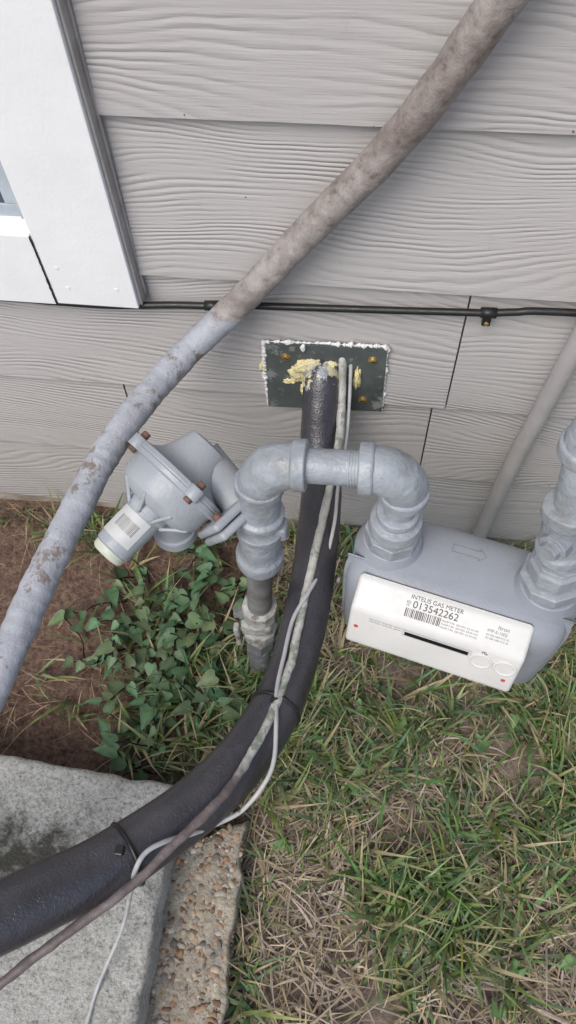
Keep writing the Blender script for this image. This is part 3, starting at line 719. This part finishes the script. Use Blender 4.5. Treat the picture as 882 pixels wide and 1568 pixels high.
def green(nt,x0,x1,y0,y1,per=6):
    x,y=scatter(nt,x0,x1,y0,y1); k=(rng.random(nt)<region_green(x,y))&okp(x,y); x=x[k];y=y[k]; m=len(x)
    az0=np.repeat(rng.uniform(0,6.28,m),per); h0=np.repeat(rng.uniform(.6,1.4,m),per)
    x=np.repeat(x,per)+rng.normal(0,.006,m*per); y=np.repeat(y,per)+rng.normal(0,.006,m*per)
    az=az0+rng.normal(0,.9,m*per)
    n=len(x); L=(rng.gamma(5,.0110,n)+.016)*h0; L=np.minimum(L,.12); W=rng.uniform(.0028,.0074,n)
    th0=rng.uniform(.2,1.1,n); th1=th0+rng.uniform(.3,1.2,n)
    base=np.array([.180,.290,.090])[None]*rng.uniform(.5,1.35,(n,1)); base[:,0]*=rng.uniform(.7,1.4,n); base[:,2]*=rng.uniform(.7,1.8,n)
    dry=rng.random(n)<.17; base[dry]=np.array([.55,.47,.28])*rng.uniform(.7,1.1,(dry.sum(),1))
    tip=base.copy(); q=rng.random(n)<.28; tip[q]=np.array([.50,.46,.24])
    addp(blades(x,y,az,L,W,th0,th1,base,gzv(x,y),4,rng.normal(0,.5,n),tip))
green(5200,-.75,.75,-1.05,0); green(7000,-2.6,2.6,-2.6,0,4)
def straw(n,x0,x1,y0,y1):
    x,y=scatter(n,x0,x1,y0,y1)
    g=vnoise(x,y,7,5)*.6+vnoise(x,y,26,6)*.4; right=np.clip((x+.16)/.06,0,1)
    pr=np.clip((g-.35)*3.2,.04,1)*(right+.22*(1-right))
    k=(rng.random(n)<pr)&okp(x,y); x=x[k];y=y[k];n=len(x); right=right[k]
    az=rng.uniform(0,6.28,n); L=rng.gamma(4,.010,n)+.012; W=rng.uniform(.0012,.0046,n)*np.where(right>.5,1,.42)
    th0=rng.uniform(1.0,1.55,n); th1=rng.uniform(1.35,1.8,n)
    c=np.array([.70,.58,.42])[None]*rng.uniform(.35,1.12,(n,1)); c[:,2]*=rng.uniform(.8,1.25,n)
    c[right<.5]*=np.array([1.0,.90,.82])
    addp(blades(x,y,az,L,W,th0,th1,c,gzv(x,y)+rng.uniform(.001,.014,n),3,rng.normal(0,.7,n)))
straw(42000,-.75,.75,-1.05,0); straw(36000,-2.6,2.6,-2.6,0)
V=np.concatenate([p[0] for p in parts]);F=np.concatenate([p[1] for p in parts]);Cc=np.concatenate([p[2] for p in parts])
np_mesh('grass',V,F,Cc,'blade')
ol=np.array([(0,0,0),(.33,0,0),(.68,0,0),(1,0,0),(-.10,.22,0),(.02,.36,0),(.22,.38,0),(.46,.29,0),(.75,.14,0)])
mir=ol[4:].copy(); mir[:,1]*=-1
leafv=np.concatenate([ol,mir]); leafv[:,2]=np.abs(leafv[:,1])*.30-.16*leafv[:,0]**2
lf=[(0,4,5),(0,5,6),(0,6,1),(1,6,7),(1,7,2),(2,7,8),(2,8,3)]
lf+= [(a,c+5 if c>3 else c,b+5 if b>3 else b) for a,b,c in lf]
lf=np.array(lf)
LV=[];LF=[];LC=[]
def leaf(p,s,az,tilt,roll,c):
    a=Matrix.Rotation(az,3,'Z')@Matrix.Rotation(tilt,3,'Y')@Matrix.Rotation(roll,3,'X')
    A=np.array(a); LV.append((leafv*np.array([s,s*rng.uniform(.7,1.1),s]))@A.T+np.array(p)); LF.append(lf+len(leafv)*len(LF))
    cc=np.repeat(np.array(c)[None],len(leafv),0); cc[:4]*=1.35; LC.append(cc)
Vn=empty('ground_vine')
cl=[(-.37,-.13),(-.33,-.16),(-.40,-.22),(-.29,-.14),(-.36,-.26),(-.31,-.24),(-.26,-.20),(-.37,-.31),(-.32,-.33),(-.27,-.28),(-.23,-.25),(-.24,-.34),(-.29,-.38),(-.26,-.42),(-.24,-.13),(-.19,-.19),(-.28,-.45),(-.21,-.46),(-.20,-.12),(-.35,-.19),(-.29,-.32),(-.20,-.38)]
for (cx_,cy_) in cl:
    for s in range(rng.integers(2,4)):
        a=rng.uniform(0,6.28); p=Vector((cx_+rng.normal(0,.02),cy_+rng.normal(0,.02),.005)); path=[p.copy()]
        for j in range(5):
            a+=rng.normal(0,.4); p=p+Vector((math.cos(a)*.018,math.sin(a)*.018,[.018,.014,.010,.003,-.003][j]*rng.uniform(.5,1.5))); path.append(p.copy())
            if rng.random()<.85:
                g=rng.uniform(.6,1.35); c=(.105*g*rng.uniform(.8,1.4),.190*g,.095*g)
                la=a+random.choice((-1,1))*rng.uniform(.4,1.4)
                leaf((p.x,p.y,p.z+.004),rng.uniform(.018,.038),la,rng.uniform(-.35,.55),rng.normal(0,.3),c)
        tube('vine_stem',path,.0011,'leaf',Vn,5,3)
for i in range(34):
    if i<22: x,y=rng.uniform(.22,.42),rng.uniform(-.13,-.02)
    else: x,y=rng.uniform(-.08,.35),rng.uniform(-.75,-.30)
    for j in range(4):
        g=rng.uniform(.7,1.3); leaf((x+rng.normal(0,.006),y+rng.normal(0,.006),rng.uniform(.015,.04)),rng.uniform(.010,.024),rng.uniform(0,6.28),rng.uniform(-.6,.4),rng.normal(0,.3),(.12*g,.21*g,.08*g))
np_mesh('vine_leaves',np.concatenate(LV),np.concatenate(LF),np.concatenate(LC),'leaf',Vn)
# ---------------------------------------------------------------- light
wd=bpy.data.worlds.new('World'); S.world=wd; wd.use_nodes=True; nt=wd.node_tree
sky=nt.nodes.new('ShaderNodeTexSky'); sky.sky_type='NISHITA'; sky.sun_disc=False
el=math.radians(52); azs=math.radians(205)
sky.sun_elevation=el; sky.sun_rotation=azs; sky.air_density=1.0; sky.dust_density=3.0; sky.ozone_density=1.0
nt.links.new(sky.outputs[0],nt.nodes['Background'].inputs[0]); nt.nodes['Background'].inputs[1].default_value=.15
sd=bpy.data.lights.new('sun','SUN'); sd.energy=2.0; sd.angle=math.radians(36); sd.color=(1,.97,.93)
so=bpy.data.objects.new('sun',sd); COL.objects.link(so)
dirv=Vector((math.sin(azs)*math.cos(el),math.cos(azs)*math.cos(el),math.sin(el)))
so.rotation_euler=dirv.to_track_quat('Z','Y').to_euler()
S.view_settings.view_transform='Standard'; S.view_settings.look='None'; S.view_settings.exposure=0
